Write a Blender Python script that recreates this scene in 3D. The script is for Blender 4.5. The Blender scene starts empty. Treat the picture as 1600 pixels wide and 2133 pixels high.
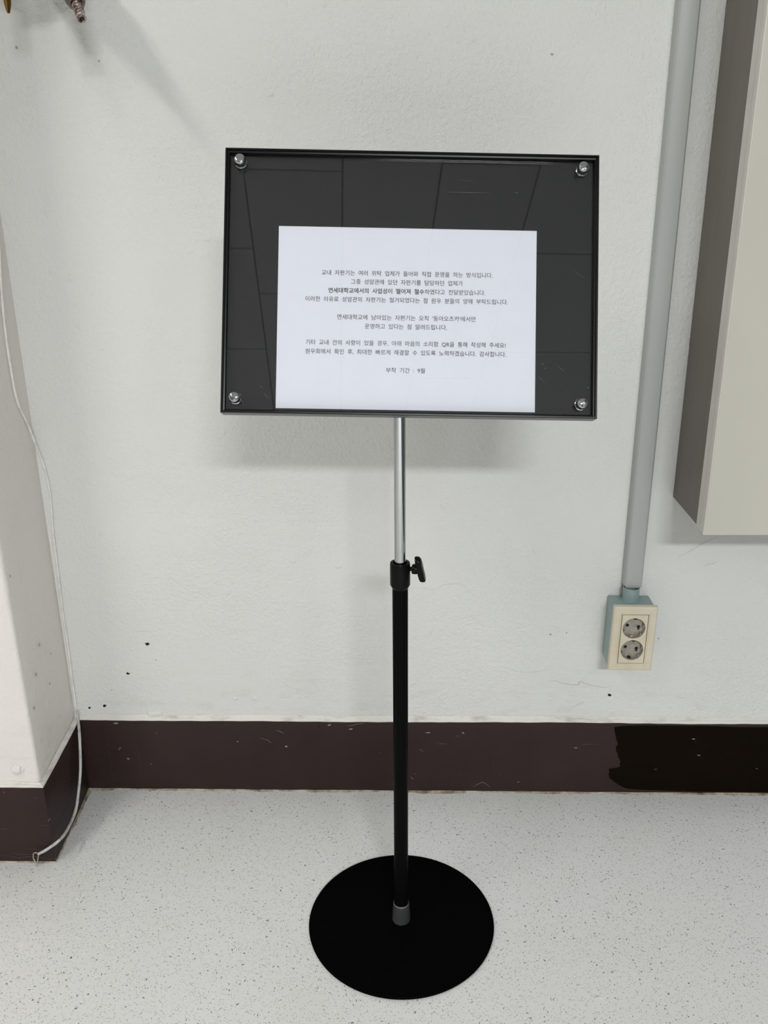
import bpy, bmesh, math, random
from mathutils import Vector, Matrix, noise

S = bpy.context.scene
COL = S.collection

# ------------------------------------------------------------------ camera
FOCAL_PX = 1865.19
CAM = Vector((0.0, -1.4026, 1.0693))
RIGHT = Vector((0.99967, 0.02400, -0.00929))
UPV = Vector((0.00046, 0.34430, 0.93880))
FWD = Vector((-0.02581, 0.93852, -0.34426))
FWD.normalize()
RIGHT = (RIGHT - FWD * RIGHT.dot(FWD)).normalized()
UPV = RIGHT.cross(FWD)
cd = bpy.data.cameras.new('camera')
cd.sensor_fit = 'HORIZONTAL'
cd.sensor_width = 36.0
cd.lens = FOCAL_PX / 1600 * 36.0
cd.clip_start = 0.02
cam = bpy.data.objects.new('camera', cd)
COL.objects.link(cam)
cam.matrix_world = Matrix((
    (RIGHT.x, UPV.x, -FWD.x, CAM.x),
    (RIGHT.y, UPV.y, -FWD.y, CAM.y),
    (RIGHT.z, UPV.z, -FWD.z, CAM.z),
    (0, 0, 0, 1)))
S.camera = cam

# ------------------------------------------------------------------ world
w = bpy.data.worlds.new('world')
S.world = w
w.use_nodes = True
w.node_tree.nodes['Background'].inputs[0].default_value = (0.80, 0.88, 1.0, 1)
w.node_tree.nodes['Background'].inputs[1].default_value = 0.05

# ------------------------------------------------------------------ ceiling lamps (light of the fixtures built below)
LAMPS = [  # name, x, y, length, width, turned, watts, colour
    ('light_left', -1.32, -1.66, 1.20, 0.12, True, 19, (1.0, 0.965, 0.93)),
    ('light_rear', 0.58, -3.85, 0.80, 0.30, False, 121, (0.98, 1.0, 0.995)),
    ('light_right', 1.35, -3.0, 0.60, 0.12, True, 8, (0.98, 1.0, 1.0)),
]
CEIL = 2.50
for nm, x, y, ln, wd, turned, pw, colr in LAMPS:
    ld = bpy.data.lights.new(nm, 'AREA')
    ld.shape = 'RECTANGLE'
    ld.size, ld.size_y = (wd, ln) if turned else (ln, wd)
    ld.energy = pw
    ld.color = colr
    lo = bpy.data.objects.new(nm, ld)
    COL.objects.link(lo)
    lo.location = (x, y, CEIL - 0.075)

S.view_settings.view_transform = 'Standard'
S.view_settings.look = 'None'
S.view_settings.gamma = 1
S.view_settings.use_curve_mapping = False
S.view_settings.exposure = 0.07
S.cycles.max_bounces = 10
S.cycles.diffuse_bounces = 6


# ------------------------------------------------------------------ materials
def mat(name, col, rough=0.5, metal=0.0, spec=0.5):
    m = bpy.data.materials.new(name)
    m.use_nodes = True
    b = m.node_tree.nodes['Principled BSDF']
    b.inputs['Base Color'].default_value = (*col, 1)
    b.inputs['Roughness'].default_value = rough
    b.inputs['Metallic'].default_value = metal
    b.inputs['Specular IOR Level'].default_value = spec
    return m


class NT:
    def __init__(s, m):
        s.m = m
        s.t = m.node_tree
        s.b = s.t.nodes['Principled BSDF']
        s.co = s.t.nodes.new('ShaderNodeTexCoord').outputs['Object']

    def n(s, kind, **kw):
        nd = s.t.nodes.new('ShaderNode' + kind)
        for k, v in kw.items():
            if hasattr(nd, k):
                setattr(nd, k, v)
            else:
                nd.inputs[k.replace('_', ' ')].default_value = v
        return nd

    def link(s, a, b):
        s.t.links.new(a, b)

    def noise(s, scale, detail=3, rough=0.5, co=None, stretch=None):
        co = co or s.co
        if stretch:
            mp = s.n('Mapping')
            mp.inputs['Scale'].default_value = stretch
            s.link(co, mp.inputs[0])
            co = mp.outputs[0]
        nd = s.n('TexNoise')
        nd.inputs['Scale'].default_value = scale
        nd.inputs['Detail'].default_value = detail
        nd.inputs['Roughness'].default_value = rough
        s.link(co, nd.inputs['Vector'])
        return nd.outputs[0]

    def ramp(s, src, a, b, ca=(0, 0, 0), cb=(1, 1, 1)):
        r = s.n('ValToRGB')
        r.color_ramp.elements[0].position = a
        r.color_ramp.elements[1].position = b
        r.color_ramp.elements[0].color = (*ca, 1)
        r.color_ramp.elements[1].color = (*cb, 1)
        s.link(src, r.inputs[0])
        return r.outputs[0]

    def mix(s, fac, a, b, mode='MIX'):
        x = s.n('Mix')
        x.data_type = 'RGBA'
        x.blend_type = mode
        if isinstance(fac, (int, float)):
            x.inputs[0].default_value = fac
        else:
            s.link(fac, x.inputs[0])
        for v, i in ((a, 6), (b, 7)):
            if isinstance(v, tuple):
                x.inputs[i].default_value = (*v, 1)
            else:
                s.link(v, x.inputs[i])
        return x.outputs[2]

    def math(s, op, a, b=0.0):
        x = s.n('Math')
        x.operation = op
        for v, i in ((a, 0), (b, 1)):
            if isinstance(v, (int, float)):
                x.inputs[i].default_value = v
            else:
                s.link(v, x.inputs[i])
        return x.outputs[0]

    def bump(s, h, strength=0.3, dist=0.002, prev=None):
        x = s.n('Bump')
        x.inputs['Strength'].default_value = strength
        x.inputs['Distance'].default_value = dist
        s.link(h, x.inputs['Height'])
        if prev:
            s.link(prev, x.inputs['Normal'])
        return x.outputs[0]

    def sep(s, co=None):
        x = s.n('SeparateXYZ')
        s.link(co or s.co, x.inputs[0])
        return x.outputs

    def base(s, c):
        s.link(c, s.b.inputs['Base Color'])

    def normal(s, c):
        s.link(c, s.b.inputs['Normal'])


def wall_paint(name, base, rough=0.55, relief=0.60):
    m = mat(name, base, rough, 0, 0.35)
    t = NT(m)
    big = t.noise(2.3, 4, 0.55)
    c = t.mix(t.ramp(big, 0.35, 0.7), tuple(v * 0.97 for v in base), tuple(min(1, v * 1.02) for v in base))
    dots = t.noise(60, 2, 0.5)
    c = t.mix(t.ramp(dots, 0.78, 0.82), c, (0.33, 0.31, 0.28))
    z = t.sep()[2]
    # grubby band low on the wall
    low = t.math('MULTIPLY', t.ramp(z, 0.15, 0.30, (1, 1, 1), (0, 0, 0)), t.ramp(t.noise(26, 6, 0.7, stretch=(0.5, 1, 1.6)), 0.52, 0.72))
    low = t.math('MULTIPLY', low, 0.28)
    c = t.mix(low, c, (0.42, 0.38, 0.34))
    t.base(c)
    # roller stipple higher up, brushed smooth low down
    f1 = t.noise(150, 3, 0.55)
    f2 = t.noise(330, 2, 0.5)
    f3 = t.noise(14, 4, 0.5, stretch=(1, 1, 1.5))
    amt = t.ramp(t.noise(3.0, 2, 0.5), 0.35, 0.65, (0.35, 0.35, 0.35), (1, 1, 1))
    h = t.math('MULTIPLY', t.math('ADD', f1, t.math('MULTIPLY', f2, 0.35)), amt)
    b1 = t.bump(h, relief, 0.0048)
    b2 = t.bump(f3, 0.22, 0.010, b1)
    lumps = t.ramp(t.noise(38, 1, 0.4), 0.70, 0.80)
    b3 = t.bump(lumps, 0.5, 0.002, b2)
    t.normal(b3)
    return m


M = {}
M['wall'] = wall_paint('wall_paint', (0.770, 0.775, 0.755))
M['wall_warm'] = wall_paint('wall_paint_warm', (0.83, 0.79, 0.755), relief=0.28)


def ledge_paint():
    m = mat('ledge_paint', (0.80, 0.78, 0.735), 0.45, 0, 0.4)
    t = NT(m)
    n1 = t.noise(55, 5, 0.7, stretch=(0.35, 1, 1))
    t.base(t.mix(t.ramp(n1, 0.52, 0.70), (0.765, 0.745, 0.70), (0.54, 0.50, 0.46)))
    t.normal(t.bump(t.noise(90, 4, 0.6), 0.5, 0.003))
    return m


M['ledge'] = ledge_paint()


def brown_paint(name, base, gloss, spec=0.18):
    m = mat(name, base, gloss, 0, spec)
    t = NT(m)
    c = t.mix(t.ramp(t.noise(6, 4, 0.6), 0.3, 0.7), tuple(v * 0.85 for v in base), tuple(v * 1.2 for v in base))
    scr = t.noise(34, 4, 0.6, stretch=(0.22, 0.22, 2.4))
    c = t.mix(t.math('MULTIPLY', t.ramp(scr, 0.71, 0.76), 0.55), c, (0.20, 0.13, 0.10))
    fl = t.noise(95, 1, 0.4, stretch=(0.6, 0.6, 1.5))
    c = t.mix(t.math('MULTIPLY', t.ramp(fl, 0.795, 0.82), 0.7), c, (0.42, 0.36, 0.31))
    t.base(c)
    t.normal(t.bump(t.noise(20, 4, 0.6, stretch=(1, 1, 1.6)), 0.3, 0.004))
    return m


M['brown'] = brown_paint('brown_paint', (0.033, 0.0195, 0.0185), 0.5)
M['brown_dark'] = brown_paint('fresh_brown_paint', (0.0055, 0.0028, 0.0010), 0.35, 0.05)


def floor_mat():
    m = mat('speckled_vinyl', (0.6, 0.6, 0.6), 0.42, 0, 0.4)
    t = NT(m)
    base = (0.595, 0.60, 0.59)
    c = t.mix(t.ramp(t.noise(2.2, 4, 0.6), 0.35, 0.7), (0.75, 0.75, 0.735), (0.79, 0.795, 0.80))
    # chips: voronoi dots, only some cells carry one
    for sc, st, rad, keep, colr, seed, k in (
            (380, (1.0, 0.50, 1), 0.20, 0.50, (0.46, 0.46, 0.445), 0.0, 0.7),
            (340, (0.5, 1.0, 1), 0.19, 0.62, (0.40, 0.40, 0.39), 3.1, 0.7),
            (250, (1.0, 0.55, 1), 0.16, 0.88, (0.15, 0.15, 0.145), 7.3, 0.9),
            (185, (0.55, 1.0, 1), 0.13, 0.91, (0.10, 0.10, 0.095), 12.7, 0.9),
            (210, (0.9, 1.0, 1), 0.18, 0.95, (0.90, 0.91, 0.92), 19.2, 0.8)):
        mp = t.n('Mapping')
        mp.inputs['Scale'].default_value = st
        mp.inputs['Location'].default_value = (seed, seed * 0.7, 0)
        mp.inputs['Rotation'].default_value = (0, 0, 0.5 + seed)
        wob = t.n('VectorMath')
        wob.operation = 'ADD'
        nz = t.n('TexNoise')
        nz.inputs['Scale'].default_value = 60
        nz.inputs['Detail'].default_value = 1
        t.link(t.co, nz.inputs['Vector'])
        sc_ = t.n('VectorMath')
        sc_.operation = 'SCALE'
        sc_.inputs[3].default_value = 0.012
        t.link(nz.outputs[1], sc_.inputs[0])
        t.link(t.co, wob.inputs[0])
        t.link(sc_.outputs[0], wob.inputs[1])
        t.link(wob.outputs[0], mp.inputs[0])
        v = t.n('TexVoronoi')
        v.voronoi_dimensions = '2D'
        v.inputs['Scale'].default_value = sc
        t.link(mp.outputs[0], v.inputs['Vector'])
        r = t.sep(v.outputs['Color'])
        has = t.math('GREATER_THAN', r[0], keep)
        size = t.math('MULTIPLY', t.math('ADD', r[1], 0.35), rad)
        dot = t.math('LESS_THAN', v.outputs['Distance'], size)
        c = t.mix(t.math('MULTIPLY', t.math('MULTIPLY', has, dot), k), c, colr)
    # yellowed edge where the old adhesive has bled
    t.base(c)
    t.normal(t.bump(t.noise(7, 3, 0.5), 0.15, 0.006))
    t.link(t.ramp(t.noise(9, 3, 0.5), 0.3, 0.7, (0.36, 0.36, 0.36), (0.5, 0.5, 0.5)), t.b.inputs['Roughness'])
    return m


M['floor'] = floor_mat()


def caulk_mat():
    m = mat('old_adhesive', (0.30, 0.26, 0.17), 0.6)
    t = NT(m)
    t.base(t.mix(t.ramp(t.noise(40, 4, 0.7), 0.4, 0.65), (0.50, 0.46, 0.36), (0.18, 0.145, 0.09)))
    return m


M['caulk'] = caulk_mat()


def simple_noise(name, a, b, scale, rough, metal=0.0, spec=0.5, stretch=None, bump=0.0, p=(0.35, 0.7)):
    m = mat(name, a, rough, metal, spec)
    t = NT(m)
    nz = t.noise(scale, 4, 0.6, stretch=stretch)
    t.base(t.mix(t.ramp(nz, *p), a, b))
    if bump:
        t.normal(t.bump(nz, bump, 0.001))
    return m


M['ceiling'] = simple_noise('ceiling_board', (0.58, 0.58, 0.575), (0.54, 0.54, 0.535), 25, 0.8)
M['ceiling_void'] = mat('ceiling_gap', (0.27, 0.27, 0.27), 0.9)
M['black'] = simple_noise('black_coated_steel', (0.0030, 0.0030, 0.0034), (0.0042, 0.0042, 0.0045), 900, 0.38, 0, 0.03, bump=0.05)
M['black_base'] = simple_noise('black_matt_steel', (0.0012, 0.0012, 0.0014), (0.0018, 0.0018, 0.0020), 700, 0.60, 0, 0.02, bump=0.1)
M['black_frame'] = simple_noise('black_anodised', (0.0035, 0.0035, 0.0042), (0.0050, 0.0050, 0.0058), 300, 0.28, 0, 0.22, stretch=(1, 1, 1))
M['black_plastic'] = simple_noise('black_plastic', (0.003, 0.003, 0.003), (0.005, 0.005, 0.005), 300, 0.30, 0, 0.12)
M['chrome'] = simple_noise('chrome', (0.50, 0.52, 0.53), (0.46, 0.48, 0.49), 40, 0.05, 1.0)
M['chrome_dull'] = simple_noise('satin_chrome', (0.30, 0.31, 0.31), (0.24, 0.25, 0.25), 40, 0.27, 0.82)
M['backing'] = simple_noise('charcoal_backing', (0.0050, 0.0052, 0.0058), (0.0060, 0.0062, 0.0068), 30, 0.7, 0, 0.3)
M['paper'] = simple_noise('office_paper', (0.86, 0.88, 0.945), (0.84, 0.86, 0.92), 26, 0.8, 0, 0.2)
M['ink'] = mat('printed_ink', (0.03, 0.03, 0.04), 0.6)
M['scratch'] = mat('scratch', (0.10, 0.105, 0.115), 0.5)
M['duct'] = simple_noise('grey_duct_plastic', (0.42, 0.435, 0.425), (0.455, 0.465, 0.455), 3, 0.38, 0, 0.45, stretch=(8, 8, 0.5))
M['teal'] = simple_noise('teal_enamel', (0.25, 0.345, 0.345), (0.28, 0.375, 0.375), 22, 0.35, 0, 0.5, bump=0.2)
M['cream'] = simple_noise('yellowed_cream_plastic', (0.70, 0.635, 0.50), (0.64, 0.575, 0.44), 30, 0.38, 0, 0.5)
M['socket_inner'] = simple_noise('grimy_socket_plastic', (0.40, 0.365, 0.31), (0.25, 0.22, 0.185), 120, 0.45)
M['hole'] = mat('dark_hole', (0.006, 0.005, 0.004), 0.8)
M['metal_clip'] = mat('clip_metal', (0.55, 0.5, 0.43), 0.3, 1.0)
M['cab_side'] = simple_noise('brown_grey_cabinet_side', (0.15, 0.132, 0.112), (0.19, 0.168, 0.145), 4, 0.45, 0, 0.4, stretch=(3, 3, 0.7))
M['cab_door'] = simple_noise('cream_grey_door', (0.575, 0.56, 0.495), (0.605, 0.59, 0.525), 3, 0.42, 0, 0.4)
M['cab_frame'] = simple_noise('cream_cabinet_frame', (0.70, 0.685, 0.63), (0.64, 0.62, 0.57), 20, 0.42, 0, 0.4)
M['dark_gap'] = mat('dark_gap', (0.05, 0.045, 0.04), 0.8)
M['cable_painted'] = simple_noise('painted_cable', (0.84, 0.83, 0.79), (0.66, 0.65, 0.61), 60, 0.5, 0, 0.4, p=(0.45, 0.75))
M['cable_bare'] = simple_noise('grimy_white_cable', (0.56, 0.56, 0.54), (0.20, 0.20, 0.195), 55, 0.32, 0, 0.6, p=(0.5, 0.72))
M['wire'] = mat('tinned_wire', (0.60, 0.56, 0.46), 0.3, 1.0)
M['brass'] = simple_noise('old_brass', (0.42, 0.24, 0.06), (0.25, 0.14, 0.04), 60, 0.22, 1.0)
M['nozzle'] = simple_noise('worn_plated_metal', (0.58, 0.52, 0.50), (0.20, 0.12, 0.09), 120, 0.30, 0.9, p=(0.45, 0.58))
M['valve_body'] = simple_noise('grimy_valve_metal', (0.26, 0.25, 0.21), (0.10, 0.095, 0.075), 90, 0.38, 0.85, bump=0.3)
M['fixture'] = mat('white_enamel', (0.8, 0.8, 0.8), 0.4)
M['dim_wall'] = simple_noise('corridor_paint_unlit', (0.16, 0.16, 0.155), (0.13, 0.13, 0.125), 3, 0.6)  # darkness of the unlit right side put into the wall colour
M['front_wall'] = simple_noise('front_paint_dimmed', (0.30, 0.30, 0.29), (0.26, 0.26, 0.25), 3, 0.6)  # colour darkened so the front wall reflects less light into the chrome
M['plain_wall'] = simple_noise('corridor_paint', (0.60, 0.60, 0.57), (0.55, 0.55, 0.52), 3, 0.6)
M['crack'] = mat('crack_grey', (0.42, 0.40, 0.37), 0.9)  # flat grey for cracks, scrapes and pock marks
M['pale_scrape'] = mat('pale_scrape', (0.84, 0.84, 0.80), 0.7)
M['smear'] = mat('scuff_mark', (0.60, 0.59, 0.56), 0.8)
M['pink_scratch'] = mat('pink_scratch', (0.16, 0.09, 0.08), 0.6)
M['chip'] = mat('paint_chip', (0.30, 0.26, 0.23), 0.8)


def glass_mat():
    m = bpy.data.materials.new('clear_acrylic')
    m.use_nodes = True
    t = m.node_tree
    for n in list(t.nodes):
        t.nodes.remove(n)
    out = t.nodes.new('ShaderNodeOutputMaterial')
    mx = t.nodes.new('ShaderNodeMixShader')
    tr = t.nodes.new('ShaderNodeBsdfTransparent')
    tr.inputs[0].default_value = (0.99, 0.992, 1.0, 1)
    gl = t.nodes.new('ShaderNodeBsdfGlossy')
    gl.inputs['Roughness'].default_value = 0.0
    fr = t.nodes.new('ShaderNodeFresnel')
    fr.inputs[0].default_value = 1.49
    ge = t.nodes.new('ShaderNodeNewGeometry')
    ior = t.nodes.new('ShaderNodeMapRange')  # both faces of the thin sheet reflect alike
    ior.inputs['To Min'].default_value = 1.49
    ior.inputs['To Max'].default_value = 1 / 1.49
    t.links.new(ge.outputs['Backfacing'], ior.inputs['Value'])
    t.links.new(ior.outputs[0], fr.inputs[0])
    t.links.new(fr.outputs[0], mx.inputs[0])
    t.links.new(tr.outputs[0], mx.inputs[1])
    t.links.new(gl.outputs[0], mx.inputs[2])
    t.links.new(mx.outputs[0], out.inputs[0])
    return m


M['acrylic'] = glass_mat()


# ------------------------------------------------------------------ geometry helpers
def finish(bm, name, material, parent=None, smooth=None, mw=None):
    me = bpy.data.meshes.new(name)
    bmesh.ops.recalc_face_normals(bm, faces=bm.faces)
    bm.to_mesh(me)
    bm.free()
    me.materials.append(material)
    if smooth is not None:
        me.shade_smooth()
        ang = math.radians(smooth)
        b2 = bmesh.new()
        b2.from_mesh(me)
        for e in b2.edges:
            if len(e.link_faces) == 2 and e.calc_face_angle(0) > ang:
                e.smooth = False
        b2.to_mesh(me)
        b2.free()
    o = bpy.data.objects.new(name, me)
    COL.objects.link(o)
    if parent is not None:
        o.parent = parent
        inv = Matrix.Translation(parent.location).inverted() if parent.parent is None else parent_world(parent).inverted()
        o.matrix_basis = inv @ (mw or Matrix())
    elif mw is not None:
        o.matrix_basis = mw
    return o


def parent_world(o):
    m = o.matrix_basis.copy()
    while o.parent is not None:
        o = o.parent
        m = o.matrix_basis @ m
    return m


def thing(name, loc, label, cat, group=None):
    o = bpy.data.objects.new(name, None)
    o.empty_display_size = 0.05
    o.location = loc
    COL.objects.link(o)
    o['label'] = label
    o['category'] = cat
    if group:
        o['group'] = group
    return o


def struct(o, label=None, cat=None):
    o['kind'] = 'structure'
    if label:
        o['label'] = label
    if cat:
        o['category'] = cat
    return o


def add_box(bm, x0, x1, y0, y1, z0, z1, bevel=0.0, seg=2):
    vs = [bm.verts.new((x, y, z)) for x in (x0, x1) for y in (y0, y1) for z in (z0, z1)]
    fs = [(0, 1, 3, 2), (4, 6, 7, 5), (0, 4, 5, 1), (2, 3, 7, 6), (0, 2, 6, 4), (1, 5, 7, 3)]
    faces = [bm.faces.new([vs[i] for i in f]) for f in fs]
    if bevel:
        es = set(e for f in faces for e in f.edges)
        bmesh.ops.bevel(bm, geom=list(es), offset=bevel, segments=seg, profile=0.5, affect='EDGES')
    return vs


def add_lathe(bm, prof, origin=(0, 0, 0), axis=(0, 0, 1), n=40, cap=True):
    """prof: (radius, height along the axis)"""
    q = Vector((0, 0, 1)).rotation_difference(Vector(axis).normalized())
    o = Vector(origin)
    rings = []
    for r, h in prof:
        rings.append([bm.verts.new(o + q @ Vector((r * math.cos(2 * math.pi * i / n), r * math.sin(2 * math.pi * i / n), h))) for i in range(n)])
    for a, b in zip(rings, rings[1:]):
        for i in range(n):
            bm.faces.new((a[i], a[(i + 1) % n], b[(i + 1) % n], b[i]))
    if cap:
        for ring in (rings[0], rings[-1]):
            bm.faces.new(ring)
    return rings


def smooth_path(pts, sub=6):
    pts = [Vector(p) for p in pts]
    P = [pts[0] * 2 - pts[1]] + pts + [pts[-1] * 2 - pts[-2]]
    out = []
    for i in range(1, len(P) - 2):
        for k in range(sub):
            t = k / sub
            a, b, c, d = P[i - 1], P[i], P[i + 1], P[i + 2]
            out.append(0.5 * ((2 * b) + (-a + c) * t + (2 * a - 5 * b + 4 * c - d) * t * t + (-a + 3 * b - 3 * c + d) * t ** 3))
    out.append(pts[-1])
    return out


def add_tube(bm, pts, rad, n=10, jitter=0.0):
    pts = [Vector(p) for p in pts]
    up = Vector((0.3, 1, 0.2)).normalized()
    rings = []
    for i, p in enumerate(pts):
        d = (pts[min(i + 1, len(pts) - 1)] - pts[max(i - 1, 0)]).normalized()
        u = d.cross(up).normalized()
        v = d.cross(u)
        r = rad[i] if isinstance(rad, (list, tuple)) else rad
        r *= 1 + jitter * noise.noise(p * 120)
        rings.append([bm.verts.new(p + (u * math.cos(2 * math.pi * k / n) + v * math.sin(2 * math.pi * k / n)) * r) for k in range(n)])
    for a, b in zip(rings, rings[1:]):
        for i in range(n):
            bm.faces.new((a[i], a[(i + 1) % n], b[(i + 1) % n], b[i]))
    bm.faces.new(rings[0])
    bm.faces.new(rings[-1])


def nz(x, s=1.0, k=0.0):
    return noise.noise(Vector((x * s, k, 0.37)))


def ray(px, py):
    return FWD + RIGHT * (px - 800) / FOCAL_PX - UPV * (py - 1066.5) / FOCAL_PX


def at_y(px, py, y=0.0):
    d = ray(px, py)
    return CAM + d * ((y - CAM.y) / d.y)


# ------------------------------------------------------------------ room shell
X0, X1, Y0 = -3.0, 1.55, -5.0
bm = bmesh.new()
add_box(bm, X0, X1, Y0, 0.0, -0.06, 0.0)
floor = struct(finish(bm, 'floor', M['floor']))
bm = bmesh.new()
add_box(bm, X0, X1, 0.0, 0.12, 0.0, CEIL)
wall_back = struct(finish(bm, 'wall_back', M['wall']))
bm = bmesh.new()
add_box(bm, X1, X1 + 0.1, Y0, 0.0, 0.0, CEIL)
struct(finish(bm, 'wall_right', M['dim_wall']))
bm = bmesh.new()
add_box(bm, X0 - 0.1, X0, Y0, 0.0, 0.0, CEIL)
struct(finish(bm, 'wall_far_left', M['plain_wall']))
bm = bmesh.new()
add_box(bm, X0, X1, Y0 - 0.1, Y0, 0.0, CEIL)
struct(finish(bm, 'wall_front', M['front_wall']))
bm = bmesh.new()
add_box(bm, 0.35, 1.25, Y0, Y0 + 0.05, 0.0, 2.08, 0.004)  # unseen dark panel, added to reflect as a dark stripe in the chrome pole
struct(finish(bm, 'chrome_stripe_panel', M['brown']))

# projecting wall on the left, rounded knocked corner
bm = bmesh.new()
PX, PY = -0.6000, -0.1955
nzs = 90
prof_cols = []
for k in range(nzs + 1):
    z = CEIL * k / nzs
    j = 0.0015 * nz(z, 14, 2.0) + 0.0012 * nz(z, 45, 5.0)
    r = 0.006 + j
    col = [(-0.6105, 0.0), (-0.6085, -0.03), (-0.6030, -0.14)]
    for a in range(5):
        t = math.radians(90 * a / 4)
        col.append((PX - r + r * math.cos(t), PY + r - r * math.sin(t)))
    col += [(PX - 0.03, PY), (-1.2, PY), (X0, PY)]
    prof_cols.append([bm.verts.new((x, y, z)) for x, y in col])
for a, b in zip(prof_cols, prof_cols[1:]):
    for i in range(len(a) - 1):
        bm.faces.new((a[i], a[i + 1], b[i + 1], b[i]))
wl = struct(finish(bm, 'wall_left', M['wall_warm'], smooth=50))

# skirting + pale plaster ledge above it
HB = 0.1515


def skirt(name, path_fn, length, steps, seed, rise):
    """path_fn(s) -> (point on wall face x,y ; outward normal nx,ny). Returns skirting and ledge meshes."""
    bm1, bm2, bm3 = bmesh.new(), bmesh.new(), bmesh.new()
    R1, R2, R3 = [], [], []
    for i in range(steps + 1):
        s = length * i / steps
        x, y, nx, ny = path_fn(s)
        d = 0.008 + 0.0007 * nz(s, 6, seed)
        h = HB + 0.0016 * nz(s, 5, seed + 1) + 0.0007 * nz(s, 38, seed + 2)
        lo = 0.0012 + 0.0010 * nz(s, 16, seed + 3)

        def P(dd, z):
            return (x + nx * dd, y + ny * dd, z)
        R1.append([bm1.verts.new(P(*q)) for q in ((0.0005, 0.0002), (d - 0.001, 0.0002), (d, lo + 0.003), (d + 0.0006, HB * 0.5), (d, h - 0.001), (d - 0.0006, h), (0.0005, h + 0.001))])
        up = h + rise + 0.0022 * nz(s, 22, seed + 5)
        R2.append([bm2.verts.new(P(*q)) for q in ((d - 0.0004, h + 0.0001), (d - 0.0002, h + 0.0012), (d - 0.002, h + 0.0035), (0.0022, up), (0.0004, up + 0.003), (0.0004, h))])
        out = max(0.0008, 0.0028 + 0.004 * nz(s, 13, seed + 6) + 0.0025 * nz(s, 55, seed + 7))
        R3.append([bm3.verts.new(P(*q)) for q in ((d - 0.002, 0.0001), (d - 0.0005, 0.0022 + 0.001 * nz(s, 30, seed)), (d + out * 0.45, 0.0010), (d + out, 0.0002))])
    for b_, R_ in ((bm1, R1), (bm2, R2), (bm3, R3)):
        for a, b in zip(R_, R_[1:]):
            for k in range(len(a) - 1):
                b_.faces.new((a[k], a[k + 1], b[k + 1], b[k]))
    return bm1, bm2, bm3


def path_back(s):
    return (-0.6105 + s, 0.0, 0.0, -1.0)


a, b, c = skirt('back', path_back, X1 + 0.6105, 700, 1.0, 0.0050)
base_back = struct(finish(a, 'baseboard_back', M['brown'], smooth=40))
struct(finish(b, 'trim_1', M['ledge'], smooth=60))
struct(finish(c, 'trim_2', M['caulk'], smooth=60))


def path_left(s):
    seg = 0.196
    if s < seg - 0.0015:
        t = s / seg
        return (-0.6105 + 0.0105 * t ** 0.8, -s, 1.0, 0.0)
    if s < seg + 0.0015:
        return (PX, PY, 1.0, -1.0)
    return (PX - (s - seg), PY, 0.0, -1.0)


a, b, c = skirt('left', path_left, 2.5, 900, 21.0, 0.0022)
base_left = struct(finish(a, 'baseboard_left', M['brown'], smooth=40))
struct(finish(b, 'trim_3', M['ledge'], smooth=60))
struct(finish(c, 'trim_4', M['caulk'], smooth=60))

# darker fresh paint on the right of the skirting (thin coat with a ragged brushed end)
edge = [(320, 262), (322, 290), (331, 330), (338, 365), (350, 400), (332, 428), (338, 445), (332, 452), (347, 480), (348, 500), (372, 545), (362, 570), (372, 585), (352, 597), (272, 608),
        (281, 640), (268, 655), (285, 668), (274, 680), (302, 700), (330, 722), (370, 748), (420, 770), (500, 778), (600, 783), (720, 786), (860, 792), (1100, 797), (1600, 800)]
top = [(400, 250), (560, 246), (800, 248), (1100, 252), (1400, 262), (1600, 262)]
bm = bmesh.new()
pts = [at_y(1200 + a / 4, 1450 + b / 4, -0.0092) for a, b in edge]
pts = [Vector((p.x, -0.0092, max(p.z, 0.0045))) for p in pts]
tpts = [at_y(1200 + a / 4, 1450 + b / 4, -0.0092) for a, b in top]
tpts = [Vector((p.x, -0.0092, min(p.z, HB - 0.0008))) for p in tpts]
ring = pts + [Vector((1.5, -0.0092, 0.0045)), Vector((1.5, -0.0092, HB - 0.001))] + tpts[::-1]
vs = [bm.verts.new(p) for p in ring]
f = bm.faces.new(vs)
r = bmesh.ops.extrude_face_region(bm, geom=[f])
bmesh.ops.translate(bm, verts=[v for v in r['geom'] if isinstance(v, bmesh.types.BMVert)], vec=(0, 0.0006, 0))
bmesh.ops.triangulate(bm, faces=bm.faces[:])
pp = finish(bm, 'paint_patch', M['brown_dark'], base_back)
pp['label'] = 'darker fresh brown paint with a ragged brushed left end'


def strip(name, pix, material, parent, width=0.0006, y=-0.0003, label=None, off=(0, 0), sc=1.0):
    """a thin crack or scuff lying on the back wall"""
    P = [at_y(off[0] + a / sc, off[1] + b / sc, y) for a, b in pix]
    P = smooth_path(P, 5)
    for q in P[1:-1]:
        q.x += 0.0007 * noise.noise(q * 260)
        q.z += 0.0010 * noise.noise(q * 330 + Vector((5, 0, 0)))
    width *= 0.6
    bm = bmesh.new()
    L = []
    for i, p in enumerate(P):
        d = (P[min(i + 1, len(P) - 1)] - P[max(i - 1, 0)]).normalized()
        n_ = Vector((-d.z, 0, d.x))
        t = i / (len(P) - 1)
        wd = width * (0.25 + 0.75 * math.sin(math.pi * t)) * (0.75 + 0.6 * noise.noise(p * 90))
        L.append((bm.verts.new(p + n_ * wd), bm.verts.new(p - n_ * wd)))
    for a, b in zip(L, L[1:]):
        bm.faces.new((a[0], a[1], b[1], b[0]))
    o = finish(bm, name, material, parent)
    if label:
        o['label'] = label
    return o


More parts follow.
